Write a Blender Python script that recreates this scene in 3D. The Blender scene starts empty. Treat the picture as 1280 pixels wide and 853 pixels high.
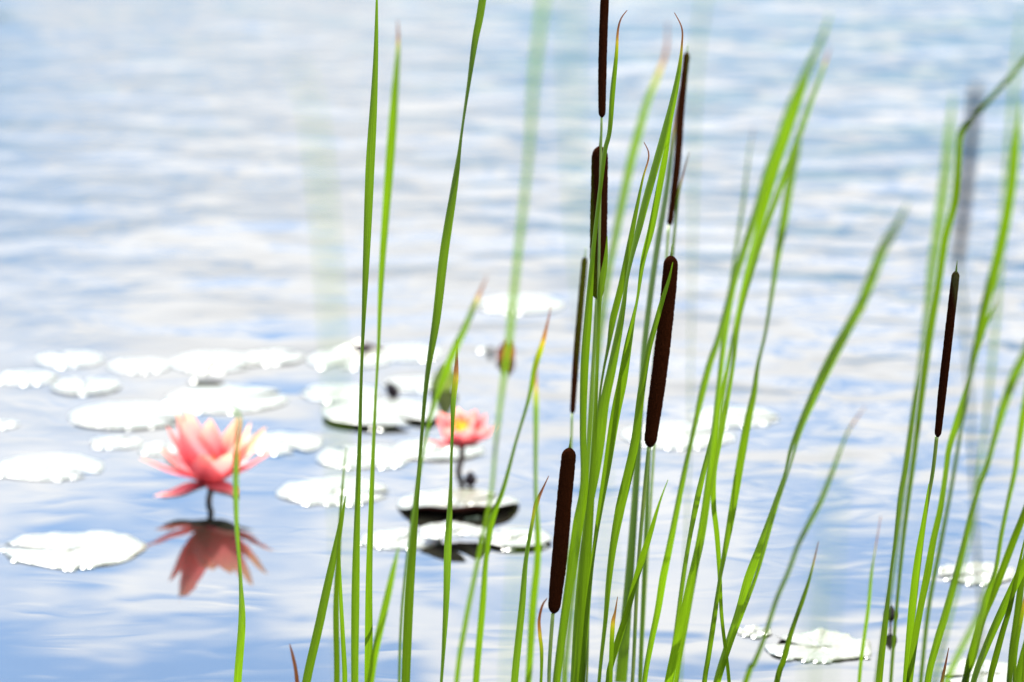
import bpy, bmesh, math, random
from mathutils import Vector, Matrix, noise
R = math.radians
S = bpy.context.scene
COL = S.collection

# ------------------------------------------------------------------ camera, sky, sun, exposure
FPX = 5860.0                      # focal length in pixels of the 1280 wide photograph
CAMZ, PITCH = 1.30, 12.9
cd = bpy.data.cameras.new('camera'); cam = bpy.data.objects.new('camera', cd); COL.objects.link(cam)
cam.location = (0, 0, CAMZ); cam.rotation_euler = (R(90 - PITCH), 0, 0)
cd.sensor_width = 36.0; cd.lens = 36.0 * FPX / 1280.0
cd.clip_start = 0.05; cd.clip_end = 2000
cd.dof.use_dof = True; cd.dof.focus_distance = 4.06; cd.dof.aperture_fstop = 5.6
S.camera = cam

SUN_EL, SUN_AZ = 48.0, -22.0      # azimuth from +Y, clockwise
w = bpy.data.worlds.new('World'); S.world = w; w.use_nodes = True
nt = w.node_tree; nt.nodes.clear()
N = nt.nodes.new; L = nt.links.new
out = N('ShaderNodeOutputWorld'); bg = N('ShaderNodeBackground'); bg.inputs[1].default_value = 0.10
sky = N('ShaderNodeTexSky'); sky.sky_type = 'NISHITA'; sky.sun_disc = False
sky.sun_elevation = R(SUN_EL); sky.sun_rotation = R(SUN_AZ)
sky.air_density = 1.0; sky.dust_density = 0.6; sky.ozone_density = 2.0
tc = N('ShaderNodeTexCoord')
mp = N('ShaderNodeMapping'); mp.inputs['Scale'].default_value = (1, 1, 2.4)
L(tc.outputs['Generated'], mp.inputs[0])
n1 = N('ShaderNodeTexNoise'); n1.inputs['Scale'].default_value = 34; n1.inputs['Detail'].default_value = 7; n1.inputs['Roughness'].default_value = .62
n2 = N('ShaderNodeTexNoise'); n2.inputs['Scale'].default_value = 7; n2.inputs['Detail'].default_value = 2
L(mp.outputs[0], n1.inputs['Vector']); L(mp.outputs[0], n2.inputs['Vector'])
ad = N('ShaderNodeMath'); ad.operation = 'ADD'; L(n1.outputs[0], ad.inputs[0]); L(n2.outputs[0], ad.inputs[1])
rp = N('ShaderNodeMapRange'); rp.inputs['From Min'].default_value = .84; rp.inputs['From Max'].default_value = 1.16
rp.interpolation_type = 'SMOOTHSTEP'
# the cloud bank lies between about 11 and 14 degrees above the horizon; clearer below and above it
cz = N('ShaderNodeSeparateXYZ'); L(tc.outputs['Generated'], cz.inputs[0])
cb = N('ShaderNodeFloatCurve'); L(cz.outputs[2], cb.inputs['Value'])
cc = cb.mapping.curves[0]; cc.points[0].location = (0, .42); cc.points[1].location = (1, .5)
for q in ((.15, .42), (.18, .50), (.205, .68), (.23, .66), (.255, .45), (.31, .42), (.40, .55)): cc.points.new(*q)
cb.mapping.update()
cw = N('ShaderNodeMath'); cw.operation = 'MULTIPLY_ADD'; L(cz.outputs[2], cw.inputs[0]); cw.inputs[1].default_value = 16; cw.inputs[2].default_value = -3.1; cw.use_clamp = False
cl = N('ShaderNodeClamp'); cl.inputs['Min'].default_value = -1; cl.inputs['Max'].default_value = 1.5; L(cw.outputs[0], cl.inputs['Value'])
cx = N('ShaderNodeMath'); cx.operation = 'MULTIPLY_ADD'; L(cz.outputs[0], cx.inputs[0]); L(cl.outputs[0], cx.inputs[1]); L(ad.outputs[0], cx.inputs[2])
cs_ = N('ShaderNodeMath'); cs_.operation = 'MULTIPLY_ADD'; L(cb.outputs[0], cs_.inputs[0]); cs_.inputs[1].default_value = 1.0; L(cx.outputs[0], cs_.inputs[2])
c5 = N('ShaderNodeMath'); c5.operation = 'SUBTRACT'; L(cs_.outputs[0], c5.inputs[0]); c5.inputs[1].default_value = .5
L(c5.outputs[0], rp.inputs['Value'])
mx = N('ShaderNodeMix'); mx.data_type = 'RGBA'; L(rp.outputs[0], mx.inputs['Factor'])
tint = N('ShaderNodeMix'); tint.data_type = 'RGBA'; tint.blend_type = 'MULTIPLY'; tint.inputs['Factor'].default_value = 1
L(sky.outputs[0], tint.inputs['A']); tint.inputs['B'].default_value = (.77, .92, 1.07, 1)
L(tint.outputs['Result'], mx.inputs['A']); mx.inputs['B'].default_value = (9.6, 9.75, 10.0, 1)
# the sky is brighter higher up, towards the sun, and falls off again past it
sz = N('ShaderNodeSeparateXYZ'); L(tc.outputs['Generated'], sz.inputs[0])
gl = N('ShaderNodeFloatCurve'); L(sz.outputs[2], gl.inputs['Value'])
cv = gl.mapping.curves[0]; cv.points[0].location = (0, .27); cv.points[1].location = (1, .40)
for q in ((.15, .275), (.185, .34), (.22, .44), (.30, .68), (.45, .72), (.72, .5)): cv.points.new(*q)
gl.mapping.update()
gm = N('ShaderNodeMath'); gm.operation = 'MULTIPLY'; gm.inputs[1].default_value = 2.6; L(gl.outputs[0], gm.inputs[0])
gs = N('ShaderNodeVectorMath'); gs.operation = 'SCALE'; L(mx.outputs['Result'], gs.inputs[0]); L(gm.outputs[0], gs.inputs['Scale'])
L(gs.outputs[0], bg.inputs[0]); L(bg.outputs[0], out.inputs[0])

sd = bpy.data.lights.new('sun', 'SUN'); sd.energy = 4.5; sd.angle = R(0.5); sd.color = (1, .96, .88)
so = bpy.data.objects.new('sun', sd); COL.objects.link(so)
sv = Vector((math.sin(R(SUN_AZ)) * math.cos(R(SUN_EL)), math.cos(R(SUN_AZ)) * math.cos(R(SUN_EL)), math.sin(R(SUN_EL))))
so.rotation_euler = sv.to_track_quat('Z', 'Y').to_euler(); so.location = (0, 0, 6)

S.view_settings.view_transform = 'Standard'; S.view_settings.look = 'None'
S.view_settings.exposure = 1.5; S.view_settings.gamma = 1
S.render.engine = 'CYCLES'
S.cycles.use_denoising = True; S.cycles.max_bounces = 8; S.cycles.transparent_max_bounces = 8
S.cycles.sample_clamp_indirect = 10
S.render.use_motion_blur = False

# ------------------------------------------------------------------ helpers
_p = R(PITCH)
def at(px, py, Y):
    """point of the plane y = Y that is seen at photo pixel (px, py)"""
    u, v = (px - 640) / FPX, (426.5 - py) / FPX
    d = Vector((u, math.cos(_p) + v * math.sin(_p), -math.sin(_p) + v * math.cos(_p)))
    return Vector((0, 0, CAMZ)) + d * (Y / d.y)
def on_water(px, py, z=0.0):
    u, v = (px - 640) / FPX, (426.5 - py) / FPX
    d = Vector((u, math.cos(_p) + v * math.sin(_p), -math.sin(_p) + v * math.cos(_p)))
    return Vector((0, 0, CAMZ)) + d * ((z - CAMZ) / d.z)
def tag(o, label=None, cat=None, group=None, kind=None):
    if label: o['label'] = label
    if cat: o['category'] = cat
    if group: o['group'] = group
    if kind: o['kind'] = kind
    return o
def empty(name, loc):
    o = bpy.data.objects.new(name, None); o.empty_display_size = .05; o.location = loc; COL.objects.link(o); return o
def mesh_obj(name, verts, faces, mat, parent=None, origin=None, uvs=None, attr=None, smooth=True, mats=None, midx=None):
    """world-space verts -> ONE object whose origin is `origin` (or its parent's)"""
    o0 = Vector(origin) if origin is not None else (parent.matrix_world_loc if False else Vector((0, 0, 0)))
    me = bpy.data.meshes.new(name)
    me.from_pydata([tuple(Vector(v) - o0) for v in verts], [], faces)
    if uvs:
        uv = me.uv_layers.new(name='UVMap')
        for l in me.loops: uv.data[l.index].uv = uvs[l.vertex_index]
    if attr:
        for an, vals in attr.items():
            a = me.attributes.new(an, 'FLOAT', 'POINT')
            for i, x in enumerate(vals): a.data[i].value = x
    for m in (mats or [mat]): me.materials.append(m)
    if midx:
        for p, i in zip(me.polygons, midx): p.material_index = i
    if smooth:
        for p in me.polygons: p.use_smooth = True
    me.update()
    o = bpy.data.objects.new(name, me); COL.objects.link(o)
    if parent is not None:
        o.parent = parent
        o.location = o0 - abs_loc(parent)
    else:
        o.location = o0
    return o
def abs_loc(o):
    v = Vector(o.location)
    while o.parent: o = o.parent; v += Vector(o.location)
    return v
def catmull(P, n):
    """resample list of tuples with Catmull-Rom, n samples per span"""
    out = []; K = len(P)
    for i in range(K - 1):
        p0 = P[max(i - 1, 0)]; p1 = P[i]; p2 = P[i + 1]; p3 = P[min(i + 2, K - 1)]
        for j in range(n):
            t = j / n
            out.append(tuple(.5 * ((2 * b) + (-a + c) * t + (2 * a - 5 * b + 4 * c - d) * t * t + (-a + 3 * b - 3 * c + d) * t ** 3)
                             for a, b, c, d in zip(p0, p1, p2, p3)))
    out.append(tuple(P[-1])); return out

# ------------------------------------------------------------------ materials
def new_mat(name):
    m = bpy.data.materials.new(name); m.use_nodes = True; t = m.node_tree; t.nodes.clear()
    o = t.nodes.new('ShaderNodeOutputMaterial'); return m, t, o
def principled(t, **kw):
    b = t.nodes.new('ShaderNodeBsdfPrincipled')
    for k, v in kw.items(): b.inputs[k.replace('_', ' ')].default_value = v
    return b

def leaf_material():
    m, t, o = new_mat('cattail leaf'); n = t.nodes.new; l = t.links.new
    dry = n('ShaderNodeAttribute'); dry.attribute_name = 'dry'
    tone = n('ShaderNodeAttribute'); tone.attribute_name = 'tone'
    cr = n('ShaderNodeValToRGB'); e = cr.color_ramp.elements
    e[0].position = 0; e[0].color = (.068, .128, .004, 1)
    e[1].position = 1; e[1].color = (.10, .035, .022, 1)
    for p, c in ((.35, (.15, .18, .005, 1)), (.55, (.24, .18, .02, 1)), (.72, (.18, .08, .03, 1))):
        x = e.new(p); x.color = c
    l(dry.outputs['Fac'], cr.inputs[0])
    uv = n('ShaderNodeUVMap'); uv.uv_map = 'UVMap'
    mp = n('ShaderNodeMapping'); mp.inputs['Scale'].default_value = (26, 1.2, 1); l(uv.outputs[0], mp.inputs[0])
    ns = n('ShaderNodeTexNoise'); ns.inputs['Scale'].default_value = 1; ns.inputs['Detail'].default_value = 2; l(mp.outputs[0], ns.inputs['Vector'])
    mr = n('ShaderNodeMapRange'); mr.inputs['To Min'].default_value = .58; mr.inputs['To Max'].default_value = 1.4; mr.inputs['From Min'].default_value = .25; mr.inputs['From Max'].default_value = .75
    l(ns.outputs[0], mr.inputs['Value'])
    mu = n('ShaderNodeMath'); mu.operation = 'MULTIPLY'; l(mr.outputs[0], mu.inputs[0]); l(tone.outputs['Fac'], mu.inputs[1])
    mc = n('ShaderNodeVectorMath'); mc.operation = 'SCALE'; l(cr.outputs[0], mc.inputs[0]); l(mu.outputs[0], mc.inputs['Scale'])
    b = principled(t, Roughness=.42); l(mc.outputs[0], b.inputs['Base Color'])
    b.inputs['Specular IOR Level'].default_value = .22
    tr = n('ShaderNodeBsdfTranslucent')
    tm = n('ShaderNodeVectorMath'); tm.operation = 'MULTIPLY'; l(mc.outputs[0], tm.inputs[0]); tm.inputs[1].default_value = (1.5, 1.5, .7)
    l(tm.outputs[0], tr.inputs[0])
    bp = n('ShaderNodeBump'); bp.inputs['Distance'].default_value = .0004; bp.inputs['Strength'].default_value = .6; l(ns.outputs[0], bp.inputs['Height']); l(bp.outputs[0], b.inputs['Normal'])
    mx = n('ShaderNodeMixShader'); mx.inputs[0].default_value = .5; l(b.outputs[0], mx.inputs[1]); l(tr.outputs[0], mx.inputs[2])
    l(mx.outputs[0], o.inputs[0]); return m

def petal_material():
    m, t, o = new_mat('lily petal'); n = t.nodes.new; l = t.links.new
    a = n('ShaderNodeAttribute'); a.attribute_name = 'tipness'
    cr = n('ShaderNodeValToRGB'); e = cr.color_ramp.elements
    e[0].position = 0; e[0].color = (.66, .12, .07, 1); e[1].position = 1; e[1].color = (.93, .55, .33, 1)
    for p, c in ((.12, (.72, .09, .11, 1)), (.55, (.86, .21, .22, 1)), (.82, (.90, .34, .28, 1))):
        x = e.new(p); x.color = c
    uv = n('ShaderNodeUVMap'); uv.uv_map = 'UVMap'
    mp = n('ShaderNodeMapping'); mp.inputs['Scale'].default_value = (14, 1.3, 1); l(uv.outputs[0], mp.inputs[0])
    ns = n('ShaderNodeTexNoise'); ns.inputs['Scale'].default_value = 1; l(mp.outputs[0], ns.inputs['Vector'])
    ad = n('ShaderNodeMath'); ad.operation = 'MULTIPLY_ADD'; l(ns.outputs[0], ad.inputs[0]); ad.inputs[1].default_value = .28; l(a.outputs['Fac'], ad.inputs[2])
    sb = n('ShaderNodeMath'); sb.operation = 'SUBTRACT'; l(ad.outputs[0], sb.inputs[0]); sb.inputs[1].default_value = .14; l(sb.outputs[0], cr.inputs[0])
    b = principled(t, Roughness=.45); l(cr.outputs[0], b.inputs['Base Color'])
    bp = n('ShaderNodeBump'); bp.inputs['Distance'].default_value = .0005; bp.inputs['Strength'].default_value = .5; l(ns.outputs[0], bp.inputs['Height']); l(bp.outputs[0], b.inputs['Normal'])
    tr = n('ShaderNodeBsdfTranslucent'); l(cr.outputs[0], tr.inputs[0])
    mx = n('ShaderNodeMixShader'); mx.inputs[0].default_value = .42; l(b.outputs[0], mx.inputs[1]); l(tr.outputs[0], mx.inputs[2])
    l(mx.outputs[0], o.inputs[0]); return m

def simple_noise_mat(name, c1, c2, scale=20, rough=.6, bump=.0, spec=.5, stretch=(1, 1, 1), coat=0, sheen=0, transl=0):
    m, t, o = new_mat(name); n = t.nodes.new; l = t.links.new
    tc = n('ShaderNodeTexCoord'); mp = n('ShaderNodeMapping'); mp.inputs['Scale'].default_value = stretch; l(tc.outputs['Object'], mp.inputs[0])
    ns = n('ShaderNodeTexNoise'); ns.inputs['Scale'].default_value = scale; ns.inputs['Detail'].default_value = 4; l(mp.outputs[0], ns.inputs['Vector'])
    cr = n('ShaderNodeValToRGB'); cr.color_ramp.elements[0].position = .35; cr.color_ramp.elements[1].position = .65
    cr.color_ramp.elements[0].color = (*c1, 1); cr.color_ramp.elements[1].color = (*c2, 1); l(ns.outputs[0], cr.inputs[0])
    b = principled(t, Roughness=rough); l(cr.outputs[0], b.inputs['Base Color']); b.inputs['Specular IOR Level'].default_value = spec
    b.inputs['Coat Weight'].default_value = coat; b.inputs['Coat Roughness'].default_value = .15
    if sheen:
        b.inputs['Sheen Weight'].default_value = sheen; b.inputs['Sheen Roughness'].default_value = .35; b.inputs['Sheen Tint'].default_value = (.75, .35, .15, 1)
    if bump:
        bp = n('ShaderNodeBump'); bp.inputs['Distance'].default_value = bump; l(ns.outputs[0], bp.inputs['Height']); l(bp.outputs[0], b.inputs['Normal'])
    if transl:
        tr = n('ShaderNodeBsdfTranslucent'); l(cr.outputs[0], tr.inputs[0])
        mx = n('ShaderNodeMixShader'); mx.inputs[0].default_value = transl; l(b.outputs[0], mx.inputs[1]); l(tr.outputs[0], mx.inputs[2]); l(mx.outputs[0], o.inputs[0])
    else: l(b.outputs[0], o.inputs[0])
    return m

def pad_top_material():
    m, t, o = new_mat('lily pad top'); n = t.nodes.new; l = t.links.new
    uv = n('ShaderNodeUVMap'); uv.uv_map = 'UVMap'
    sx = n('ShaderNodeSeparateXYZ'); l(uv.outputs[0], sx.inputs[0])
    # radial veins
    mu = n('ShaderNodeMath'); mu.operation = 'MULTIPLY'; mu.inputs[1].default_value = 2 * math.pi * 13; l(sx.outputs[0], mu.inputs[0])
    sn = n('ShaderNodeMath'); sn.operation = 'SINE'; l(mu.outputs[0], sn.inputs[0])
    ve = n('ShaderNodeMapRange'); ve.inputs['From Min'].default_value = .86; ve.inputs['From Max'].default_value = 1; l(sn.outputs[0], ve.inputs['Value'])
    tc = n('ShaderNodeTexCoord'); ns = n('ShaderNodeTexNoise'); ns.inputs['Scale'].default_value = 55; ns.inputs['Detail'].default_value = 5; l(tc.outputs['Object'], ns.inputs['Vector'])
    cr = n('ShaderNodeValToRGB'); e = cr.color_ramp.elements; e[0].position = .3; e[0].color = (.060, .064, .034, 1); e[1].position = .7; e[1].color = (.115, .115, .07, 1); l(ns.outputs[0], cr.inputs[0])
    mx = n('ShaderNodeMix'); mx.data_type = 'RGBA'; l(ve.outputs[0], mx.inputs['Factor']); l(cr.outputs[0], mx.inputs['A']); mx.inputs['B'].default_value = (.15, .16, .09, 1)
    b = principled(t, Roughness=.36); l(mx.outputs['Result'], b.inputs['Base Color']); b.inputs['Specular IOR Level'].default_value = .6
    b.inputs['Coat Weight'].default_value = .3; b.inputs['Coat Roughness'].default_value = .3
    ns2 = n('ShaderNodeTexNoise'); ns2.inputs['Scale'].default_value = 90; ns2.inputs['Detail'].default_value = 3; l(tc.outputs['Object'], ns2.inputs['Vector'])
    ad = n('ShaderNodeMath'); ad.operation = 'MULTIPLY_ADD'; l(ve.outputs[0], ad.inputs[0]); ad.inputs[1].default_value = -.5; l(ns2.outputs[0], ad.inputs[2])
    bp = n('ShaderNodeBump'); bp.inputs['Distance'].default_value = .002; bp.inputs['Strength'].default_value = 1; l(ad.outputs[0], bp.inputs['Height']); l(bp.outputs[0], b.inputs['Normal'])
    l(b.outputs[0], o.inputs[0]); return m

def water_material():
    m, t, o = new_mat('pond water'); n = t.nodes.new; l = t.links.new
    g = n('ShaderNodeNewGeometry'); sx = n('ShaderNodeSeparateXYZ'); l(g.outputs['Position'], sx.inputs[0])
    # how ruffled the surface is: calm among the pads, wind ripples farther out
    calm = n('ShaderNodeMapRange'); calm.interpolation_type = 'SMOOTHSTEP'
    calm.inputs['From Min'].default_value = 4.6; calm.inputs['From Max'].default_value = 6.9; calm.inputs['To Min'].default_value = .075; calm.inputs['To Max'].default_value = 1
    sk = n('ShaderNodeMath'); sk.operation = 'MULTIPLY_ADD'; l(sx.outputs[0], sk.inputs[0]); sk.inputs[1].default_value = .55; l(sx.outputs[1], sk.inputs[2])
    l(sk.outputs[0], calm.inputs['Value'])
    def nz(scale, detail, st, rot=0, dist=0.0):
        mp = n('ShaderNodeMapping'); mp.inputs['Scale'].default_value = st; mp.inputs['Rotation'].default_value = (0, 0, R(rot)); l(g.outputs['Position'], mp.inputs[0])
        x = n('ShaderNodeTexNoise'); x.inputs['Scale'].default_value = scale; x.inputs['Detail'].default_value = detail; x.inputs['Roughness'].default_value = .45
        x.inputs['Distortion'].default_value = dist
        l(mp.outputs[0], x.inputs['Vector']); return x
    a = nz(7.5, 2, (.8, 1.15, 1), 12, .3); b_ = nz(3.0, 1, (1, 1, 1), -20); c = nz(2.2, 1, (1, 1.3, 1), 5)
    big = n('ShaderNodeMath'); big.operation = 'MULTIPLY_ADD'; l(b_.outputs[0], big.inputs[0]); big.inputs[1].default_value = 1.2; l(a.outputs[0], big.inputs[2])
    gust = n('ShaderNodeMapRange'); gust.inputs['From Min'].default_value = -.8; gust.inputs['From Max'].default_value = .8; gust.inputs['To Min'].default_value = .50; gust.inputs['To Max'].default_value = 1.1; l(sx.outputs[0], gust.inputs['Value'])
    cg = n('ShaderNodeMath'); cg.operation = 'MULTIPLY'; l(calm.outputs[0], cg.inputs[0]); l(gust.outputs[0], cg.inputs[1])
    h = n('ShaderNodeMath'); h.operation = 'MULTIPLY'; l(big.outputs[0], h.inputs[0]); l(cg.outputs[0], h.inputs[1])
    bp = n('ShaderNodeBump'); bp.inputs['Strength'].default_value = 1; bp.inputs['Distance'].default_value = .0085; l(h.outputs[0], bp.inputs['Height'])
    p = principled(t, Roughness=.0, IOR=1.333); p.inputs['Base Color'].default_value = (.009, .009, .006, 1)
    l(bp.outputs[0], p.inputs['Normal']); l(p.outputs[0], o.inputs[0]); return m

M_leaf = leaf_material(); M_petal = petal_material(); M_pad = pad_top_material(); M_water = water_material()
M_under = simple_noise_mat('lily pad underside', (.10, .022, .018), (.17, .045, .03), 40, .5)
M_head = simple_noise_mat('cattail velvet', (.010, .0026, .001), (.026, .0068, .0023), 1100, 1, .0008, .0)
M_stem = simple_noise_mat('green stalk', (.09, .16, .015), (.15, .20, .03), 30, .45, stretch=(6, 6, 1))
M_lstem = simple_noise_mat('lily stalk', (.035, .018, .012), (.06, .035, .018), 40, .4)
M_stamen = simple_noise_mat('stamen', (.85, .50, .03), (.9, .62, .08), 60, .6, transl=.3)
M_sepal = simple_noise_mat('sepal', (.035, .028, .010), (.08, .03, .022), 60, .5)
M_bud = simple_noise_mat('dark bud', (.006, .003, .004), (.02, .008, .010), 60, .6, spec=.2)
M_bead = principled_mat = None
def bead_material():
    m, t, o = new_mat('water bead'); b = principled(t, Roughness=.28, IOR=1.5); b.inputs['Base Color'].default_value = (.06, .08, .05, 1); b.inputs['Specular IOR Level'].default_value = 1
    t.links.new(b.outputs[0], o.inputs[0]); return m
M_bead = bead_material()
M_bark = simple_noise_mat('bark', (.06, .045, .03), (.12, .09, .06), 8, .9, .02, stretch=(3, 3, .5))
M_foli = simple_noise_mat('tree foliage', (.035, .07, .015), (.07, .12, .03), 1.5, .6, transl=.3)
M_bank = simple_noise_mat('bank grass', (.05, .09, .02), (.10, .13, .04), .8, .9)

# ------------------------------------------------------------------ the setting
def sheet(name, x0, x1, y0, y1, z, mat):
    o = mesh_obj(name, [(x0, y0, z), (x1, y0, z), (x1, y1, z), (x0, y1, z)], [(0, 1, 2, 3)], mat, smooth=False)
    return tag(o, kind='structure')
sheet('water', -300, 300, -6, 120, 0, M_water)
# far bank: a long low rise of grass well beyond the frame, closing the pond
vs, fs = [], []
NX = 80
for j, (yy, zz) in enumerate(((112, -.3), (116, .7), (125, 1.3), (220, 1.8), (900, 2.0))):
    for i in range(NX + 1):
        x = -600 + 1200 * i / NX
        vs.append((x, yy + 3 * math.sin(x * .05), zz + .25 * noise.noise(Vector((x * .07, yy * .05, 0))) * (j > 0)))
for j in range(4):
    for i in range(NX): a = j * (NX + 1) + i; fs.append((a, a + 1, a + NX + 2, a + NX + 1))
tag(mesh_obj('far_bank', vs, fs, M_bank), kind='structure')

def tree(x, y, h, cr, label, seed):
    rnd = random.Random(seed)
    root = empty('broadleaf_tree', (x, y, 0)); tag(root, label, 'tree')
    V, F = [], []
    def limb(p, q, r0, r1):
        d = (q - p).normalized(); s = d.orthogonal().normalized(); u = d.cross(s); b = len(V)
        for c, r in ((p, r0), (q, r1)):
            for k in range(7): a = k * 2 * math.pi / 7; V.append(c + (s * math.cos(a) + u * math.sin(a)) * r)
        for k in range(7): F.append((b + k, b + (k + 1) % 7, b + 7 + (k + 1) % 7, b + 7 + k))
    top = Vector((x + .2, y, h * .6)); limb(Vector((x, y, -.3)), top, .28, .13)
    clumps = []
    for i in range(46):
        a = rnd.uniform(0, 6.28); rr = cr * math.sqrt(rnd.random()); zz = h * rnd.uniform(.28, 1)
        sc = math.sqrt(max(.05, 1 - ((zz / h - .6) / .42) ** 2)); c = Vector((x + rr * sc * math.cos(a), y + rr * sc * math.sin(a), zz))
        clumps.append((c, rnd.uniform(.45, .95)))
        if i % 4 == 0: limb(Vector((x + .1, y, h * rnd.uniform(.25, .55))), c, .07, .02)
    mesh_obj('trunk', V, F, M_bark, root, (x, y, 0))
    V, F = [], []
    for c, r in clumps:
        for k in range(170):
            d = Vector((rnd.gauss(0, 1), rnd.gauss(0, 1), rnd.gauss(0, .8))).normalized() * r * rnd.random() ** .4
            p = c + d; a = Vector((rnd.gauss(0, 1), rnd.gauss(0, 1), rnd.gauss(0, 1))).normalized(); s = a.orthogonal().normalized(); u = a.cross(s); q = rnd.uniform(.07, .13); b = len(V)
            V += [p - s * q, p + u * q * .6, p + s * q, p - u * q * .6]; F.append((b, b + 1, b + 2, b + 3))
    mesh_obj('crown', V, F, M_foli, root, (x, y, 0), smooth=False)
tree(-8.1, 46, 8.6, 2.9, 'leafy green tree mirrored in the water at the upper left edge', 3)

# ------------------------------------------------------------------ cattail leaves and stalks
def leaf_px(plant, pts, Yb, Yt, dry=0.0, tone=1.0, side=1, seed=0, wide=1.0):
    """pts: (px, py, width px) from the lowest visible point up to the tip; depth runs from Yb at the base to Yt at the tip"""
    base = abs_loc(plant); rnd = random.Random(seed * 7 + len(pts) * 13 + int(pts[0][0]))
    if pts[0][0] > 800 and pts[-1][1] < 500 and Yt > 3.2: Yt = max(2.75, Yt * .85)      # the outer blades lean towards the camera
    tone *= rnd.uniform(.60, 1.08)
    dry *= rnd.uniform(.7, 1.25)
    P = []
    cum = [0]
    for a, b in zip(pts, pts[1:]): cum.append(cum[-1] + math.hypot(b[0] - a[0], b[1] - a[1]))
    tot = cum[-1]
    for (x, y, wd), c in zip(pts, cum):
        t = (c / tot); Y = Yb + (Yt - Yb) * (t ** 1.4)
        q = at(x, y, Y); P.append((q.x, q.y, q.z, wd * wide * .95 * Y / FPX))
    # go on down to the root under water
    p0, p1 = Vector(P[0][:3]), Vector(P[1][:3]); wd = max(P[0][3], max(p[3] for p in P) * .8)
    if p0.z > .02:
        d = (p0 - p1).normalized(); k = min(p0.z * .5, .12) / max(-d.z, .2); mid = p0 + d * k
        root = Vector((base.x + rnd.uniform(-.012, .012), base.y + rnd.uniform(-.012, .012), -.04))
        mid = mid * .75 + (p0.lerp(root, .5)) * .25
        P = [(root.x, root.y, root.z, wd), (mid.x, mid.y, mid.z, wd)] + P
    Q = catmull(P, 7)
    W = max(p[3] for p in P)
    K = len(Q); V, UV, DR, TN = [], [], [], []
    lens = [0]
    for a, b in zip(Q, Q[1:]): lens.append(lens[-1] + (Vector(b[:3]) - Vector(a[:3])).length)
    T = lens[-1]; wob = rnd.uniform(0, 6)
    for i, q in enumerate(Q):
        c = Vector(q[:3]); a = Vector(Q[max(i - 1, 0)][:3]); b = Vector(Q[min(i + 1, K - 1)][:3]); tg = (b - a).normalized()
        left = T - lens[i]
        Wt = W * min(1, (left / .11) ** .75 if left > 0 else 0)          # true width tapers in the last 11 cm
        Wt = max(Wt, q[3], .0004)
        cs = max(.12, min(1, q[3] / Wt)); th = math.acos(cs) * side
        view = (c - Vector((0, 0, CAMZ))).normalized()
        sdir = tg.cross(view).normalized(); fdir = sdir.cross(tg).normalized()
        wd = sdir * math.cos(th) + fdir * math.sin(th); nr = wd.cross(tg).normalized()
        dv = 0
        if dry > 0:
            dl = dry
            dv = max(0, min(1, 1 - (left - dl * .45) / (dl * .9))) if left < dl * 1.35 else 0
        for k in range(5):
            s = k / 2 - 1
            V.append(c + wd * (s * Wt * .5) + nr * ((s * s - .5) * Wt * .16)); UV.append((k / 4 + wob, lens[i] * 12)); DR.append(dv); TN.append(tone * (1 + .10 * math.sin(lens[i] * 9 + wob)))
    F = []
    for i in range(K - 1):
        for k in range(4): a = i * 5 + k; F.append((a, a + 1, a + 6, a + 5))
    return mesh_obj('leaf', V, F, M_leaf, plant, base, UV, {'dry': DR, 'tone': TN})

def tube(name, pts, rad, mat, parent, seg=10, origin=None, rough=0, seed=0):
    V, F = [], []; K = len(pts); rnd = random.Random(seed)
    for i, p in enumerate(pts):
        a = pts[max(i - 1, 0)]; b = pts[min(i + 1, K - 1)]; t = (b - a).normalized(); s = t.cross(Vector((0, 1, 0))).normalized(); u = s.cross(t)
        for k in range(seg):
            an = 2 * math.pi * k / seg; r = rad[i] * (1 + (rnd.uniform(-rough, rough) if rough else 0))
            V.append(p + (s * math.cos(an) + u * math.sin(an)) * r)
    for i in range(K - 1):
        for k in range(seg): F.append((i * seg + k, i * seg + (k + 1) % seg, (i + 1) * seg + (k + 1) % seg, (i + 1) * seg + k))
    F.append(tuple(range(seg))[::-1]); F.append(tuple((K - 1) * seg + k for k in range(seg)))
    return mesh_obj(name, V, F, mat, parent, origin)

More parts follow.
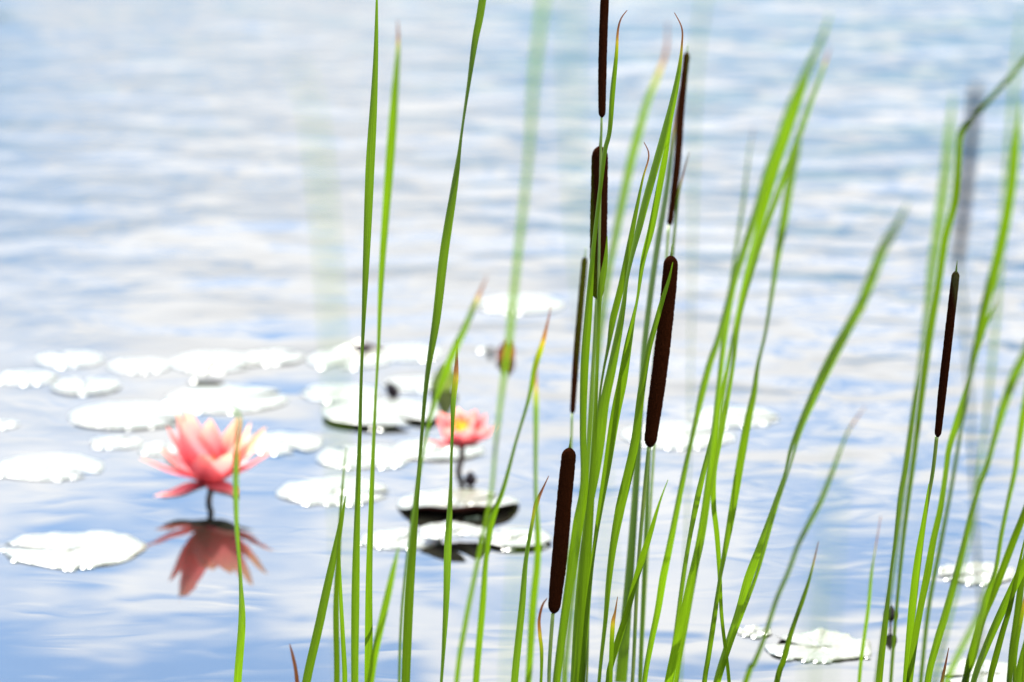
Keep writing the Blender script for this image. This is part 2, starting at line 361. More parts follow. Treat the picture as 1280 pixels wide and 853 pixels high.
def cattail(plant, stem, head, Yb, Yt, wpx, spx=4.5, label=None, seed=1):
    """stem: px points from the bottom to the foot of the head; head: px points from its foot to its top"""
    base = abs_loc(plant); allp = list(stem) + list(head)[1:] if stem[-1] == head[0] else list(stem) + list(head)
    ylo, yhi = allp[0][1], allp[-1][1]
    def dep(y): t = (ylo - y) / (ylo - yhi); return Yb + (Yt - Yb) * t
    P = [at(x, y, dep(y)) for x, y in stem]
    root = Vector((base.x, base.y, -.04))
    P = [root] + P
    Q = [Vector(q) for q in catmull([tuple(p) for p in P], 6)]
    r = spx * .5 * Yb / FPX
    st = tube('flower_stalk', Q, [r] * len(Q), M_stem, plant, 8, base)
    H = catmull([tuple(at(x, y, dep(y))) for x, y in head], 24); H = [Vector(h) for h in H]
    n = len(H); L_ = sum((b - a).length for a, b in zip(H, H[1:])); R0 = wpx * .5 * dep(head[0][1]) / FPX
    rad = []; acc = 0
    for i, h in enumerate(H):
        if i: acc += (H[i] - H[i - 1]).length
        e = min(acc, L_ - acc); q = min(1, e / (R0 * 1.25)); rr = R0 * math.sqrt(max(0, 1 - (1 - q) ** 2))
        rr *= (.93 + .07 * math.sin(math.pi * acc / L_)) * (1 + .03 * noise.noise(h * 60))
        if acc < L_ * .25: rr *= .86 + .14 * (acc / (L_ * .25))
        rad.append(max(rr, r * .8))
    hd = tube('seed_head', H, rad, M_head, st, 40, H[0], rough=.035, seed=seed)
    # withered point above the head
    tip = H[-1]; d = (H[-1] - H[-6]).normalized()
    nb = [tip - d * .001, tip + d * .004, tip + d * .008, tip + d * .011]
    tube('withered_tip', nb, [r * .7, r * .45, r * .3, r * .1], M_stem, st, 6, H[0])
    if label: hd['label'] = label
    return st

def plant(label, px, Y, group='cattail plants standing in the shallow water', name='cattail_plant', cat='cattail'):
    p = at(px, 853, Y); o = empty(name, (p.x, Y, 0)); tag(o, label, cat, group); return o

GL = 'cattails rooted at the pond edge'
# --- far left single blade
p = plant('single short cattail blade crossing in front of the large pink lily', 297, 3.95)
leaf_px(p, [(297,853,11),(302,780,10),(300,725,5),(295,660,6),(294,600,8),(296,550,6),(298,525,4),(291,511,3),(276,507,1)], 3.98, 3.0, .02, 1.25)
# --- plant with the blade leaning right, left of the two tall ones
p = plant('cattail with a bright blade whose pointed tip ends between the two lilies', 395, 3.95)
leaf_px(p, [(383,853,12),(397,790,12),(410,730,11),(425,660,7),(432,620,1)], 3.98, 4.0, 0, 1.05)
leaf_px(p, [(421,853,8),(420,760,8),(423,690,6),(427,620,4),(433,560,1)], 3.7, 3.6, 0, .8)
leaf_px(p, [(431,853,7),(428,790,6),(425,720,4),(424,675,1)], 3.9, 3.85, 0, 1.1)
leaf_px(p, [(373,870,6),(370,840,5),(366,820,4),(362,805,1)], 3.7, 3.65, .3, .6)
p = plant('tall sharp cattail blade rising beside a softer one left of the middle', 450, 4.0)
leaf_px(p, [(443,853,10),(444,740,11),(446,640,8),(449,540,5),(452,440,4),(457,330,9),(463,200,12),(469,80,7),(471,0,3),(472,-25,1)], 4.0, 4.05, 0, 1.0)
leaf_px(p, [(461,853,12),(462,720,9),(466,600,6),(470,500,3),(474,430,4),(478,340,8),(488,200,12),(494,120,10),(498,60,5),(497,25,1)], 3.95, 3.3, .045, 1.0, -1)
leaf_px(p, [(463,853,10),(470,810,10),(481,760,10),(490,720,8),(498,685,2)], 3.6, 3.4, 0, .9)
# --- the twisting blade running off the top
p = plant('cattail whose long twisting blade leaves the top edge left of centre', 507, 4.05)
leaf_px(p, [(507,853,12),(513,720,12),(523,590,5),(532,480,6),(545,400,11),(556,310,12),(568,230,9),(576,170,3),(583,120,4),(592,60,8),(600,20,10),(606,-20,9),(612,-60,1)], 4.05, 4.12, 0, 1.05)
leaf_px(p, [(498,870,4),(502,760,4),(516,640,4),(533,540,5),(547,490,8),(559,459,10),(571,431,10),(584,403,8),(595,377,6),(609,345,1)], 3.6, 3.15, .07, 1.0)
# --- short blade with brown tip before the small lily
p = plant('slender blade with yellow band and brown tip before the small lily', 551, 4.0)
leaf_px(p, [(551,853,4),(557,760,8),(560,680,10),(563,600,4),(564,560,4),(567,500,7),(570,470,7),(571,425,1)], 4.0, 4.08, .05, 1.1)
# --- blurred pair
p = plant('soft blurred pair of blades crossing the pads right of the small lily', 590, 3.5)
leaf_px(p, [(595,853,9),(603,760,9),(607,700,7),(615,650,8),(629,610,6),(645,550,4),(660,500,5),(670,455,8),(678,430,7),(684,405,3),(689,383,1)], 3.6, 3.5, .055, 1.0)
leaf_px(p, [(571,853,7),(582,780,7),(598,700,6),(614,620,5),(620,560,5),(628,490,7),(636,430,9),(642,370,9),(650,300,8),(662,190,7),(668,100,8),(680,0,9),(684,-60,9)], 3.4, 2.35, 0, 1.0, -1)
# --- brown tipped blade left of the lowest seed head
p = plant('blade with a curved rusty tip just left of the lowest seed head', 648, 4.0)
leaf_px(p, [(643,853,10),(652,760,9),(657,700,6),(666,650,5),(671,628,6),(678,612,3),(686,595,1)], 4.0, 4.05, .035, 1.1)
leaf_px(p, [(660,853,9),(666,760,10),(672,690,9),(669,610,5),(669,550,6),(670,505,7),(670,470,3),(672,440,1)], 3.5, 3.3, .05, 1.0)
leaf_px(p, [(676,853,4),(677,815,5),(675,795,5),(674,775,4),(678,757,3),(684,748,1)], 3.8, 3.75, .06, .9)
# --- lowest seed head
p = plant('cattail carrying the lowest plump brown seed head left of the thick clump', 690, 4.0)
cattail(p, [(686,860),(691,767)], [(692,767),(700,690),(706,620),(712,560)], 4.0, 4.02, 20, 5)
leaf_px(p, [(695,853,11),(705,775,12),(714,713,13),(723,652,14),(730,605,11),(728,540,9),(730,460,11),(735,390,10),(740,320,6),(749,240,5),(755,190,6),(761,164,6),(765,117,7),(770,70,5),(772,40,3),(776,24,2),(784,13,1)], 4.05, 3.95, .03, .95)
# --- stacked heads
p = plant('tallest cattail with its thin head running off the top edge', 722, 4.1)
cattail(p, [(733,860),(737,700),(744,560),(747,420),(750,250),(752,147)], [(752.5,147),(753,90),(755,20),(759,-60)], 4.08, 4.12, 11, 3.2, seed=2)
leaf_px(p, [(726,853,11),(729,744,10),(735,652,9),(740,590,8),(744,500,5),(747,430,4),(749,378,6),(753,350,9),(757,325,6),(759,295,1)], 4.0, 3.98, 0, .95)
p = plant('cattail with a thick dark head directly below the topmost head', 716, 4.08)
cattail(p, [(720,860),(728,700),(736,560),(742,450),(746,374)], [(747,374),(748,300),(749,240),(750,183)], 4.1, 4.15, 22, 5, seed=3)
leaf_px(p, [(716,853,9),(720,770,8),(726,700,7),(735,640,9),(744,589,12),(750,547,14),(755,505,13),(764,462,12),(772,420,10),(778,385,7),(783,350,4),(789,320,6),(798,285,9),(807,250,10),(820,203,10),(832,160,10),(840,130,9),(848,90,6),(852,57,3),(852,35,2),(843,16,1)], 4.02, 4.05, .035, .95)
# --- bright twisting blades
p = plant('cattail with two bright twisting blades right of the stacked heads', 728, 4.02)
leaf_px(p, [(728,853,9),(732,806,8),(737,740,7),(743,690,5),(751,636,8),(760,580,11),(769,520,13),(778,476,13),(786,430,10),(793,395,5),(798,370,3),(805,325,7),(814,290,9),(822,250,9),(831,200,8),(838,160,4),(846,118,1)], 4.0, 3.85, 0, 1.1, -1)
leaf_px(p, [(721,853,8),(731,780,8),(737,680,6),(743,580,4),(748,507,3),(753,468,3),(760,432,5),(766,400,9),(776,360,9),(784,320,8),(793,274,6),(803,225,3),(811,195,2),(805,178,1)], 4.06, 4.05, .03, 1.2)
cattail(p, [(706,860),(709,720),(713,600),(715,517)], [(715.5,517),(720,450),(726,380),(731,322)], 4.2, 4.45, 8.5, 3.5, seed=4)
# --- blade across head four
p = plant('cattail with a broad blade crossing the second thick head', 752, 3.98)
leaf_px(p, [(748,853,5),(751,821,5),(756,775,6),(760,729,8),(766,682,10),(775,636,13),(786,590,13),(792,560,12),(796,533,11),(801,490,10),(809,443,8),(819,406,7),(829,372,6),(836,350,4),(841,328,1)], 4.0, 3.98, 0, 1.0)
leaf_px(p, [(760,853,6),(763,835,8),(773,800,9),(785,763,8),(794,729,8),(803,698,9),(813,667,7),(825,627,3),(835,600,1)], 3.95, 3.8, 0, 1.1, -1)
leaf_px(p, [(763,860,5),(764,821,6),(766,781,6),(769,765,3),(772,746,1)], 3.9, 3.88, .03, 1.1)
# --- plant of heads three and four
p = plant('cattail bearing the long dark leaning head in the middle right', 780, 4.1)
cattail(p, [(790,860),(797,720),(805,620),(811,559)], [(812,559),(817,520),(825,460),(832,400),(837,350),(839,320)], 4.08, 4.08, 20, 5, seed=5)
leaf_px(p, [(776,853,16),(780,800,15),(786,720,12),(791,650,10),(795,590,9),(799,520,8),(804,440,8),(812,370,8),(822,300,8),(832,240,7),(841,170,5),(850,108,1)], 4.2, 4.6, .09, .85)
p = plant('cattail with a thin blurred brown head left of the open water', 800, 4.15)
cattail(p, [(800,860),(815,600),(828,400),(836,282)], [(837,282),(846,210),(852,130),(859,66)], 4.2, 4.6, 9.5, 4, seed=6)
leaf_px(p, [(850,853,3),(860,600,2),(864,400,2),(866,280,3),(868,150,3),(872,60,4),(885,-30,3),(890,-60,1)], 3.2, 2.2, 0, .9)
leaf_px(p, [(800,853,6),(808,640,5),(816,470,5),(826,400,5),(836,350,6),(843,290,4),(847,250,4),(852,225,3),(862,190,1)], 4.15, 4.55, .05, .9)
# --- right of the clump
p = plant('cattail with a yellowing upright blade left of the leaning bundle', 805, 3.85)
leaf_px(p, [(805,853,7),(813,806,8),(822,763,9),(829,722,10),(837,682,9),(846,636,8),(855,590,7),(866,540,6),(875,500,9),(887,454,9),(897,425,8),(905,392,6),(912,360,5),(918,320,4),(927,262,4),(932,223,3),(937,184,2),(942,160,1)], 3.85, 3.55, .04, 1.15)
p = plant('cattail whose soft leaning bundle of blades points to the upper right', 838, 3.85)
leaf_px(p, [(836,853,12),(853,775,12),(865,720,11),(876,670,11),(886,600,10),(893,530,8),(898,480,7),(905,420,8),(915,360,9),(930,310,10),(945,265,11),(960,215,13),(975,175,14),(990,130,13),(1010,85,10),(1028,45,6),(1038,15,1)], 3.9, 3.3, 0, 1.1)
leaf_px(p, [(838,853,9),(845,790,7),(854,719,6),(862,670,6),(870,630,8),(879,590,7),(893,530,4),(906,465,1)], 4.15, 4.25, 0, .8)
leaf_px(p, [(845,853,7),(862,760,6),(880,660,5),(897,560,5),(905,490,6),(918,420,6),(935,340,8),(955,265,9),(972,205,10),(988,160,9),(1005,110,6),(1015,75,1)], 3.7, 3.1, 0, .9, -1)
p = plant('cattail whose crossing blades make a narrow X low right of the clump', 895, 3.92)
leaf_px(p, [(911,853,5),(902,773,5),(899,713,6),(896,667,7),(892,630,7),(893,590,6),(900,550,6),(909,500,6),(916,457,5),(925,395,4),(940,340,5),(955,290,7),(975,235,8),(995,180,8),(1012,130,7),(1030,82,4),(1038,58,1)], 3.9, 3.6, .035, 1.0)
leaf_px(p, [(880,853,7),(885,821,7),(892,775,7),(899,725,5),(905,692,7),(914,645,10),(927,569,11),(935,524,10),(942,491,8),(947,455,5),(956,416,4),(965,360,6),(971,321,9),(979,278,11),(988,223,11),(995,196,8),(1003,155,1)], 3.9, 3.55, 0, 1.05)
p = plant('cattail with a sharp blade that leans far right and softens upward', 902, 3.95)
leaf_px(p, [(894,853,7),(911,800,9),(924,763,11),(936,722,12),(951,682,11),(964,645,9),(974,612,5),(981,590,3),(988,560,5),(1000,528,7),(1014,495,8),(1030,460,9),(1046,431,11),(1062,405,13),(1077,378,14),(1090,345,14),(1103,311,13),(1120,282,9),(1137,250,1)], 4.0, 3.25, 0, 1.05)
leaf_px(p, [(898,853,6),(915,800,6),(945,720,5),(968,640,5),(985,590,3),(1000,540,5),(1020,495,7),(1040,455,7),(1056,425,6),(1072,398,4),(1082,386,1)], 3.9, 3.7, .03, 1.15)
p = plant('faint near blades low down between the clump and the right pad', 950, 3.4)
leaf_px(p, [(932,853,8),(942,830,7),(954,800,6),(970,750,6),(985,715,6),(997,682,6),(1009,658,7),(1025,627,7),(1040,590,6),(1052,558,4),(1063,534,3),(1082,508,1)], 3.4, 3.2, .04, 1.0)
leaf_px(p, [(971,853,8),(979,827,8),(986,800,7),(994,775,6),(1003,750,6),(1012,722,4),(1023,677,1)], 3.75, 3.6, .05, .9)
p = plant('thin pale blade alone above the ragged pad at lower right', 1074, 3.5)
leaf_px(p, [(1074,853,5),(1079,806,5),(1085,763,5),(1089,719,4),(1093,692,2),(1101,645,1)], 3.6, 3.45, .06, 1.1)
# --- right group
p = plant('upright cattail blade twisting in front of the small dark bud', 1099, 3.9)
leaf_px(p, [(1099,853,9),(1105,790,8),(1110,744,5),(1114,707,3),(1119,670,5),(1125,621,7),(1131,589,8),(1137,547,8),(1145,491,7),(1153,448,3),(1159,425,1)], 3.95, 3.85, 0, 1.0)
leaf_px(p, [(1095,853,6),(1115,720,6),(1135,570,6),(1150,460,7),(1158,400,9),(1164,340,11),(1172,290,12),(1180,230,12),(1186,170,9),(1192,115,1)], 3.3, 2.75, 0, 1.0)
p = plant('cattail with the slim dark head standing alone at the right', 1132, 4.0)
cattail(p, [(1134,860),(1143,760),(1156,650),(1166,590),(1171,546)], [(1172,546),(1179,480),(1187,410),(1195,340)], 4.0, 3.9, 11, 5, seed=7)
leaf_px(p, [(1132,853,9),(1140,760,10),(1147,700,9),(1155,650,6),(1161,605,1)], 3.95, 3.9, 0, 1.0)
leaf_px(p, [(1137,853,9),(1143,806,9),(1151,760,9),(1159,719,10),(1167,676,9),(1176,636,8),(1183,590,7),(1187,561,8),(1196,530,9),(1207,491,6),(1215,462,4),(1227,426,4),(1235,401,6),(1241,387,3),(1247,375,1)], 3.95, 3.8, .02, 1.1, -1)
p = plant('cattail with a blade folded sharply over near the top right corner', 1150, 3.6)
leaf_px(p, [(1112,870,5),(1126,700,5),(1144,560,6),(1160,440,7),(1171,370,8),(1182,300,9),(1193,250,9),(1197,200,8),(1199,172,8),(1205,158,8),(1216,147,8),(1231,131,7),(1254,105,7),(1280,76,7),(1310,45,5),(1340,15,1)], 3.6, 3.55, 0, 1.0)
leaf_px(p, [(1150,853,6),(1160,760,6),(1175,680,6),(1190,600,5),(1203,520,5),(1213,465,7),(1221,426,10),(1229,390,12),(1238,355,13),(1248,320,14),(1258,270,14),(1268,200,12),(1276,125,1)], 3.5, 3.0, 0, 1.1)
p = plant('soft leaning cattail blades meeting the right edge half way up', 1180, 3.7)
leaf_px(p, [(1159,853,9),(1170,806,10),(1182,766,10),(1194,722,9),(1204,682,8),(1213,645,8),(1223,609,7),(1233,583,7),(1241,552,8),(1249,524,11),(1257,499,12),(1269,468,13),(1282,440,12),(1297,400,8),(1312,350,1)], 3.8, 3.35, 0, 1.05)
leaf_px(p, [(1207,853,9),(1213,821,9),(1224,781,8),(1234,744,8),(1244,713,6),(1251,670,6),(1259,630,6),(1268,589,7),(1272,561,8),(1279,519,10),(1290,460,9),(1305,390,5),(1314,330,1)], 3.75, 3.6, 0, 1.05)
p = plant('crowded leaning blades in the bottom right corner', 1220, 3.75)
leaf_px(p, [(1203,860,8),(1215,825,9),(1228,775,9),(1241,744,9),(1253,713,10),(1268,673,10),(1281,639,9),(1300,580,6),(1320,520,1)], 3.75, 3.6, 0, .85)
leaf_px(p, [(1216,853,8),(1231,812,10),(1247,775,11),(1265,738,12),(1281,704,11),(1300,660,8),(1325,600,1)], 3.9, 3.85, 0, 1.1)
leaf_px(p, [(1180,870,8),(1188,840,8),(1204,806,8),(1222,770,7),(1238,720,1)], 3.2, 3.0, 0, 1.2)
leaf_px(p, [(1175,870,5),(1178,850,5),(1182,830,3),(1186,810,1)], 3.9, 3.9, .15, .7)
p = plant('dark green blades standing before the others in the bottom right corner', 1255, 3.85)
leaf_px(p, [(1237,853,8),(1244,824,9),(1253,790,8),(1262,760,7),(1272,715,5),(1284,660,1)], 3.9, 3.85, 0, .7)
leaf_px(p, [(1261,853,8),(1265,812,9),(1271,775,10),(1276,735,9),(1283,690,7),(1292,620,1)], 4.0, 4.0, 0, .6)
leaf_px(p, [(1267,853,4),(1271,806,5),(1280,756,5),(1290,700,1)], 3.95, 3.95, .04, .8)
leaf_px(p, [(1270,860,12),(1280,818,11),(1296,760,8),(1315,690,1)], 4.0, 4.0, 0, .8)
leaf_px(p, [(1280,860,9),(1284,800,8),(1288,740,7),(1294,650,5),(1300,560,1)], 3.9, 3.85, 0, .9)
# --- very near plants that stay a pale blur
p = plant('very near pale blade blurred wide left of the tall blades', 430, 2.0)
leaf_px(p, [(432,853,4),(428,700,5),(422,550,6),(416,420,7),(408,300,7),(399,200,6),(386,120,3),(366,72,1)], 2.0, 1.8, 0, .9)
p = plant('very near pale blade blurred wide above the stacked heads', 772, 2.1)
leaf_px(p, [(772,870,4),(756,650,4),(738,450,4),(724,300,5),(716,150,5),(714,0,5),(716,-80,4)], 2.1, 1.85, 0, .9)
p = plant('blurred blade with yellow curled tip behind the stacked heads', 712, 3.3)
leaf_px(p, [(705,853,7),(720,700,7),(740,500,7),(757,360,8),(768,300,9),(778,250,10),(788,205,11),(797,170,11),(808,130,9),(822,95,7),(833,62,4),(834,26,1)], 3.3, 3.0, .06, .9)
p = plant('very near pale blade hardly seen above the ragged pad', 1030, 1.9)
leaf_px(p, [(1030,853,5),(1035,750,5),(1040,660,4),(1045,600,3),(1049,540,1)], 1.9, 1.8, 0, .9)
leaf_px(p, [(1010,870,4),(1016,800,4),(1020,740,3),(1026,690,1)], 2.1, 2.0, 0, .9)
p = plant('near teal green blade blurred low beside the rusty tip', 636, 2.2)
leaf_px(p, [(636,853,5),(641,780,5),(648,700,4),(654,640,1)], 2.2, 2.1, 0, .8)
p = plant('near cattail with a greyish blurred head in the upper right', 1175, 3.0)
cattail(p, [(1222,900),(1218,640),(1208,430),(1197,332)], [(1197,332),(1205,260),(1212,190),(1220,110)], 3.0, 2.45, 12, 4, seed=8)
leaf_px(p, [(1165,870,6),(1215,650,5),(1240,450,5),(1256,250,6),(1268,100,5),(1278,10,1)], 3.0, 2.6, 0, .9)

# ------------------------------------------------------------------ lily pads
def pad(cx, cy, wpx, label, notch=200, ruffle=.0015, lift=(), z=.0009, seed=0, beads=8, tilt=(0, 0), group='lily pads floating on the pond', squash=.93, ragged=0.02):
    c = on_water(cx, cy, z); dist = (c - Vector((0, 0, CAMZ))).length; r = wpx * .49 * dist / FPX
    rnd = random.Random(seed + int(cx * 3 + cy)); ph = [rnd.uniform(0, 6.28) for _ in range(6)]
    NR, NA = 9, 84; gap = R(rnd.uniform(5, 9)); na = R(notch)
    V, UV, F, MI = [], [], [], []
    def prof(s, a):
        rag = 1 + ragged * (math.sin(3 * a + ph[0]) + .6 * math.sin(7 * a + ph[1]))
        rr = r * s * rag
        zz = ruffle * .38 * s ** 4 * (math.sin(5 * a + ph[2]) + .7 * math.sin(11 * a + ph[3]) + .4 * math.sin(23 * a + ph[5])) + abs(ruffle) * s ** 3 * .4
        zz += -.0004 * (s ** 6)
        zz += .0011 * (1 - s) * math.sin(5 * a + ph[1])
        zz *= 1 - .85 * s ** 6 * (1 if math.sin(a) < .2 else .3)
        for (la, lw, lh) in lift:
            d = (a - R(la) + math.pi) % (2 * math.pi) - math.pi; k = math.exp(-(d / R(lw)) ** 2)
            zz += lh * k * max(0, (s - .35) / .65) ** 2.4; rr *= 1 - .30 * k * (abs(lh) / r) * s
        zz += R(tilt[0]) * rr * math.cos(a) + R(tilt[1]) * rr * math.sin(a)
        return Vector((c.x + rr * math.cos(a), c.y + rr * math.sin(a) * squash, max(z + zz, .0007)))
    for side in (0, 1):
        for j in range(NR + 1):
            s = (j / NR) ** .8
            for i in range(NA + 1):
                g = gap * (1 if s > .05 else 0) * (.35 + .9 * s)
                a = na + g + (2 * math.pi - 2 * g) * i / NA
                p = prof(s, a); p.z -= side * .0006; V.append(p); UV.append((i / NA, s))
    n1 = (NR + 1) * (NA + 1)
    for side in (0, 1):
        for j in range(NR):
            for i in range(NA):
                a = side * n1 + j * (NA + 1) + i; q = (a, a + NA + 1, a + NA + 2, a + 1)
                F.append(q if side == 0 else q[::-1]); MI.append(side)
    def strip(idx):
        for a, b in zip(idx, idx[1:]): F.append((a, b, b + n1, a + n1)); MI.append(0)
    strip([NR * (NA + 1) + i for i in range(NA + 1)][::-1]); strip([j * (NA + 1) for j in range(NR + 1)][::-1]); strip([j * (NA + 1) + NA for j in range(NR + 1)])
    o = mesh_obj('lily_pad', V, F, None, None, c, UV, mats=[M_pad, M_under], midx=MI)
    tag(o, label, 'lily pad', group)
    if beads:
        V, F = [], []
        for b in range((beads + 2) // 3):
            a = R(rnd.gauss(268, 32)); s = rnd.uniform(.98, 1.06); q = prof(s, a); q.z = .0006; rb = rnd.uniform(.003, .0065)
            base = len(V); V.append(q + Vector((0, 0, rb * .27 + .0002)))
            for k in range(1, 5):
                t = k * math.pi / 2 / 4
                for m in range(10): V.append(q + Vector((rb * k / 4 * math.cos(m * .6283), rb * k / 4 * math.sin(m * .6283), rb * .27 * (1 - (k / 4) ** 2) + .0002)))
            for m in range(10): F.append((base, base + 1 + m, base + 1 + (m + 1) % 10))
            for k in range(3):
                for m in range(10): A = base + 1 + k * 10; F.append((A + m, A + 10 + m, A + 10 + (m + 1) % 10, A + (m + 1) % 10))
        bd = mesh_obj('water_beads', V, F, M_bead, o, c); bd['kind'] = 'stuff'
    return o

pad(88,449,86,'oval pad second from left in the farthest row', 120, seed=1)
pad(175,457,82,'oval pad in the farthest row just right of the leftmost two', 300, seed=2)
pad(268,452,116,'large pad in the back row joined to a smaller one at its right', 330, seed=3)
pad(342,446,76,'pad at the right end of the left back row', 40, seed=4, z=.0018)
pad(34,472,78,'pad cut near the left edge in the back row', 350, seed=5, beads=12)
pad(107,482,88,'pad in front of the back row with three bright beads at its near rim', 100, seed=6, z=.0020)
pad(258,467,48,'small pad with curled reddish rim behind the large lily', 180, ruffle=.003, lift=((90,50,.006),(280,30,.003)), seed=7, z=.006)
pad(282,499,156,'big bright pad right behind the tall pink lily', 25, ruffle=.002, seed=8, beads=12)
pad(160,519,148,'wide greyish pad left of the top of the pink lily', 340, ruffle=.001, seed=9, z=.0020)
pad(6,530,36,'tiny pad cut by the left edge', 200, seed=10, beads=4)
pad(146,553,66,'small pad left of the lily with a dark lifted left rim', 60, lift=((190,25,.004),), seed=11)
pad(206,561,66,'half hidden pad touching the left petals of the pink lily', 90, seed=12)
pad(62,584,138,'split pad at the left edge level with the pink lily', 325, ruffle=.002, seed=13, beads=16)
pad(350,554,112,'pad just right of the pink lily petals', 300, ruffle=.0025, seed=14, beads=12)
pad(93,687,180,'ruffled white pad alone at lower left', 170, ruffle=.0042, seed=15, beads=18, ragged=.035)
pad(436,449,108,'pad with a dark upturned far rim in the middle of the back row', 250, lift=((75,28,.012),), seed=16, beads=12)
pad(508,441,96,'pad at the back behind the twisting blade', 150, seed=17)
pad(425,491,100,'pad behind the pair of tall blades, overlapped by a larger one', 170, seed=18)
pad(478,515,150,'large pad between the two lilies', 310, ruffle=.0016, seed=19, z=.0055, beads=12)
pad(522,480,86,'pad behind the small lily beside a dark pointed bud', 200, seed=20)
pad(455,571,122,'pad in front of the large one between the lilies', 130, ruffle=.0025, seed=21, beads=16)
pad(548,561,116,'pad beneath the small lily', 20, seed=22, z=.0020)
pad(417,614,142,'wet rippled pad between the lilies, nearest of that row', 350, ruffle=.0032, seed=23, beads=20, ragged=.03)
pad(572,630,156,'pad with a raised near rim showing its red underside', 40, ruffle=.002, lift=((285,30,.012),(240,26,.010),(330,25,.007)), seed=24, beads=8, z=.0018)
pad(502,674,104,'left pad of the nearest trio under the small lily', 60, seed=25, beads=10)
pad(568,664,90,'raised middle pad of the nearest trio, propped above the others', 300, ruffle=.002, seed=26, z=.011, lift=((215,40,-.004),(285,40,.004)), beads=0, tilt=(-3, 0))
pad(645,672,92,'right pad of the nearest trio under the small lily', 130, seed=27, z=.004, beads=8)
pad(650,380,112,'lone pad far out behind the blades above the small lily', 190, seed=29, beads=14)
pad(848,544,144,'near pad of the pair behind the right of the clump', 20, seed=30, beads=14)
pad(917,521,112,'far pad of the pair behind the right of the clump', 350, seed=31, beads=12, ruffle=.002)
pad(944,790,44,'small ragged pad beside the larger ragged one at lower right', 20, ruffle=.004, seed=32, ragged=.05, beads=8)
pad(1024,809,136,'larger ragged crinkled pad at lower right', 160, ruffle=.0065, seed=33, ragged=.05, beads=16)
pad(1222,717,100,'crinkled pad behind the blades near the right edge', 200, ruffle=.005, seed=34, ragged=.04, beads=14)
pad(1234,842,120,'pad in the bottom right corner behind the dark blades', 200, ruffle=.004, seed=35, ragged=.04)
pad(605,437,20,'tiny floating pad scrap left of the rust coloured leaf', 200, seed=36, beads=3)

# ------------------------------------------------------------------ curled leaves and buds
def curl_leaf(px, py, hpx, wpx, label, mat, seed, lean=0):
    b = on_water(px, py + hpx * .5); d = (b - Vector((0, 0, CAMZ))).length; H = hpx * d / FPX; Wd = wpx * d / FPX
    V, F = [], []; n, m = 12, 10; rnd = random.Random(seed)
    for j in range(n + 1):
        t = j / n; ww = Wd * .5 * math.sin(math.pi * min(1, .18 + .80 * t)) ** .7
        for i in range(m + 1):
            s = i / m * 2 - 1; ang = s * 1.3
            V.append(b + Vector((ww * math.sin(ang) + lean * t * H + .06 * Wd * math.sin(5 * t + seed), ww * .8 * (1 - math.cos(ang)) + .15 * H * t, -.003 + (H + .003) * t * (1 - .10 * s * s) + .04 * H * math.sin(7 * s + seed) * t)))
    for j in range(n):
        for i in range(m): a = j * (m + 1) + i; F.append((a, a + 1, a + m + 2, a + m + 1))
    o = mesh_obj('curled_leaf', V, F, mat, None, b); return tag(o, label, 'leaf')
M_rust = simple_noise_mat('rusty leaf', (.16, .035, .012), (.32, .10, .02), 90, .5, transl=.45)
M_gcurl = simple_noise_mat('green curl', (.10, .15, .02), (.22, .26, .04), 90, .5, transl=.45)
curl_leaf(633, 438, 24, 24, 'rust coloured curled leaf standing from the water above the small lily', M_rust, 3)
curl_leaf(552, 472, 34, 34, 'green curled leaf standing up behind the small lily', M_gcurl, 5, .15)
def bud(px, py, hpx, wpx, label, stem=True, tilt=0.0):
    b = on_water(px, py + hpx * .5 + (6 if stem else 0)); d = (b - Vector((0, 0, CAMZ))).length; H = hpx * d / FPX; r = wpx * .5 * d / FPX
    root = empty('lily_bud', b); tag(root, label, 'bud', 'closed dark lily buds')
    z0 = .006 if stem else 0
    pts = [b + Vector((tilt * z, 0, z)) for z in (-.02, z0 + .001)]
    tube('stem', pts, [.0014, .0014], M_lstem, root, 8, b)
    K = 14; P = []; rad = []
    for i in range(K + 1):
        t = i / K; P.append(b + Vector((tilt * (z0 + H * t), 0, z0 + H * t))); rad.append(max(.0003, r * math.sin(math.pi * (t ** .75)) ** .85 if 0 < t < 1 else .0003))
    tube('sepals', P, rad, M_bud, root, 14, b)
M_purple = simple_noise_mat('purple leaf back', (.02, .006, .012), (.05, .015, .025), 60, .6, spec=.2)
curl_leaf(456, 436, 14, 44, 'dark purple folded leaf lying on the far rim of a back row pad', M_purple, 7)
bud(588, 598, 20, 16, 'dark pointed bud beside the stem of the small lily', False)
bud(495, 487, 22, 16, 'dark bud tipped over among the pads left of the small lily', False, -.45)
bud(1113, 768, 22, 17, 'dark round bud behind the upright blade at lower right')
bud(613, 437, 10, 8, 'tiny dark bud beside the tiny floating scrap', False)

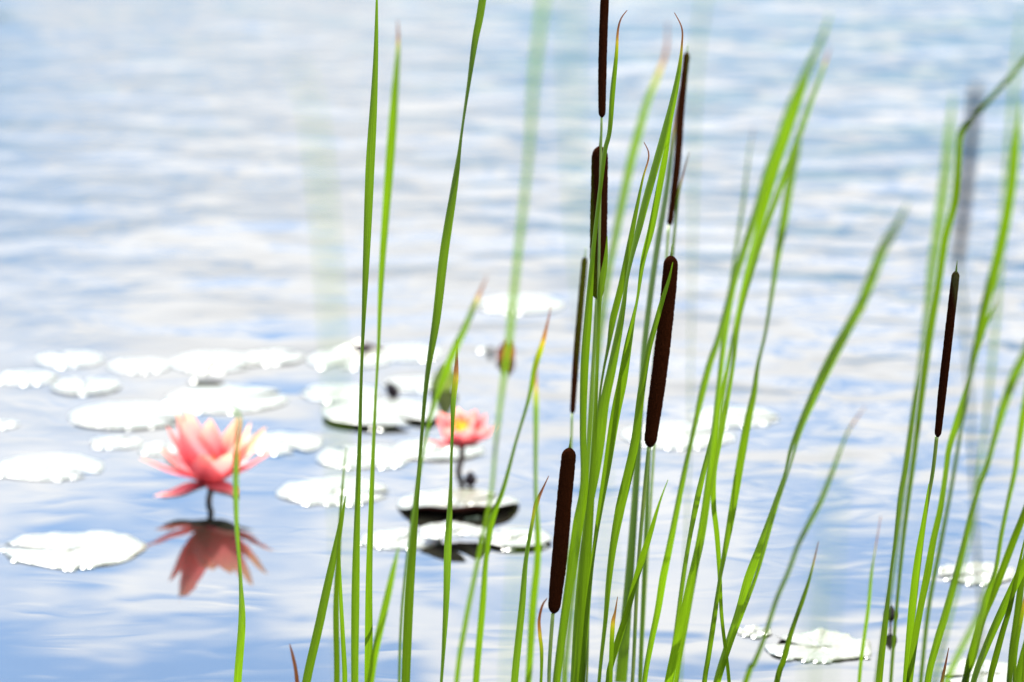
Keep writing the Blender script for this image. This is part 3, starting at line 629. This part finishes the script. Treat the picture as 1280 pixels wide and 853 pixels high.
# ------------------------------------------------------------------ water lilies
def petal(parent, base, az, el, Lm, Wm, cup=.35, curl=25, tone=0):
    """one petal: leaves the centre at azimuth az, elevation el (degrees), bending up by curl along its length"""
    n, m = 14, 8; a = R(az); hd = Vector((math.cos(a), math.sin(a), 0)); sd = Vector((-math.sin(a), math.cos(a), 0))
    V, F, UV, T = [], [], [], []; p = Vector(base) + hd * .003
    for j in range(n + 1):
        t = j / n; e = R(el - curl * .5 + curl * t)
        if j: p = p + (hd * math.cos(e) + Vector((0, 0, 1)) * math.sin(e)) * (Lm / n)
        up = -hd * math.sin(e) + Vector((0, 0, 1)) * math.cos(e)
        ww = Wm * .5 * (math.sin(math.pi * t ** .72 * .985 + .015) ** .66 * (1 - .12 * t) + .16 * (1 - t) ** 2) if t < 1 else .0004
        for i in range(m + 1):
            s = i / m * 2 - 1
            V.append(p + sd * (ww * s) + up * (cup * ww * (s * s)) + up * .0008 * math.sin(9 * t + az)); UV.append((i / m, t + az)); T.append(max(0, min(1, t + tone)))
    for j in range(n):
        for i in range(m): q = j * (m + 1) + i; F.append((q, q + 1, q + m + 2, q + m + 1))
    return mesh_obj('petal', V, F, M_petal, parent, base, UV, {'tipness': T})
def lily(px, py, hpx, petals, label, lean, nst, sr, sh):
    wb = on_water(px, py); b = wb + Vector((lean, 0, hpx * 5.1 / FPX))
    root = empty('water_lily', wb); tag(root, label, 'water lily', 'pink water lilies in flower')
    mid = wb.lerp(b, .5) + Vector((.0015, 0, 0))
    S_ = [Vector(q) for q in catmull([tuple(wb + Vector((-lean * .5, .01, -.05))), tuple(wb), tuple(mid), tuple(b)], 5)]
    tube('stem', S_, [.0034] * len(S_), M_lstem, root, 12, wb)
    for q in petals: petal(root, b, *q)
    for k in range(4 if hpx < 30 else 0):
        sp = petal(root, b - Vector((0, 0, .0022)), (219, 303, 40, 150)[k], (-6, -2, 22, 20)[k], petals[0][2] * .86, petals[0][3] * .95, .3, 16); sp.name = 'sepal'; sp.data.materials[0] = M_sepal
    rnd = random.Random(int(px)); V, F = [], []
    for k in range(nst):
        a = rnd.uniform(0, 6.283); rr = sr * math.sqrt(rnd.random()); p = b + Vector((rr * .5 * math.cos(a), rr * .5 * math.sin(a), .002)); q = b + Vector((rr * math.cos(a), rr * math.sin(a), sh * rnd.uniform(.75, 1.1)))
        mdl = p.lerp(q, .55) + Vector((math.cos(a), math.sin(a), 0)) * sr * .2; s = Vector((-math.sin(a), math.cos(a), 0)) * .0011; i0 = len(V)
        V += [p - s, p + s, mdl - s * 1.4, mdl + s * 1.4, q - s * .5, q + s * .5]; F += [(i0, i0 + 1, i0 + 3, i0 + 2), (i0 + 2, i0 + 3, i0 + 5, i0 + 4)]
    st = mesh_obj('stamens', V, F, M_stamen, root, b); st['kind'] = 'stuff'
    return root
BIG = [  # azimuth, elevation, length, width, cup, curl, tone
    (219, -4, .070, .022, .30, 14), (182, 20, .078, .020, .35, 10), (0, 26, .074, .021, .35, 16), (303, 0, .058, .028, .3, 16),
    (150, 25, .070, .022, .35, 14), (40, 25, .068, .022, .35, 14), (95, 22, .070, .022, .35, 14),
    (190, 56, .080, .036, .5, 44, -.1), (6, 44, .086, .034, .5, 30, .30), (350, 56, .084, .036, .5, 34, .22), (232, 60, .088, .042, .5, 44, -.1),
    (206, 66, .092, .038, .5, 34), (298, 40, .070, .042, .5, 56), (50, 52, .080, .036, .5, 40, .15), (130, 62, .082, .038, .5, 40),
    (90, 66, .070, .034, .5, 40), (264, 46, .058, .036, .5, 60, -.05), (20, 64, .074, .030, .5, 30, .25)]
lily(261, 628, 25, BIG, 'tall open pink water lily at the left, mirrored in the water below', .001, 60, .012, .026)
SM = []
for k in range(8):
    az = k * 45 + 12; SM.append((az, 38 if 200 < az % 360 < 340 else 52, .046, .032, .6, 56, -.14))
for k in range(7):
    az = k * 51 + 34; SM.append((az, 46 if 200 < az % 360 < 340 else 68, .039, .026, .6, 50, -.08))
for k in range(5):
    az = k * 72 + 50; SM.append((az, 48 if 200 < az % 360 < 340 else 72, .033, .020, .6, 46, .05))
SM += [(188, 12, .040, .016, .5, 24), (5, 30, .044, .020, .5, 40), (105, 66, .044, .018, .5, 20)]
lily(573, 590, 33, SM, 'smaller salmon water lily showing its yellow centre, right of the tall one', .004, 90, .014, .028)
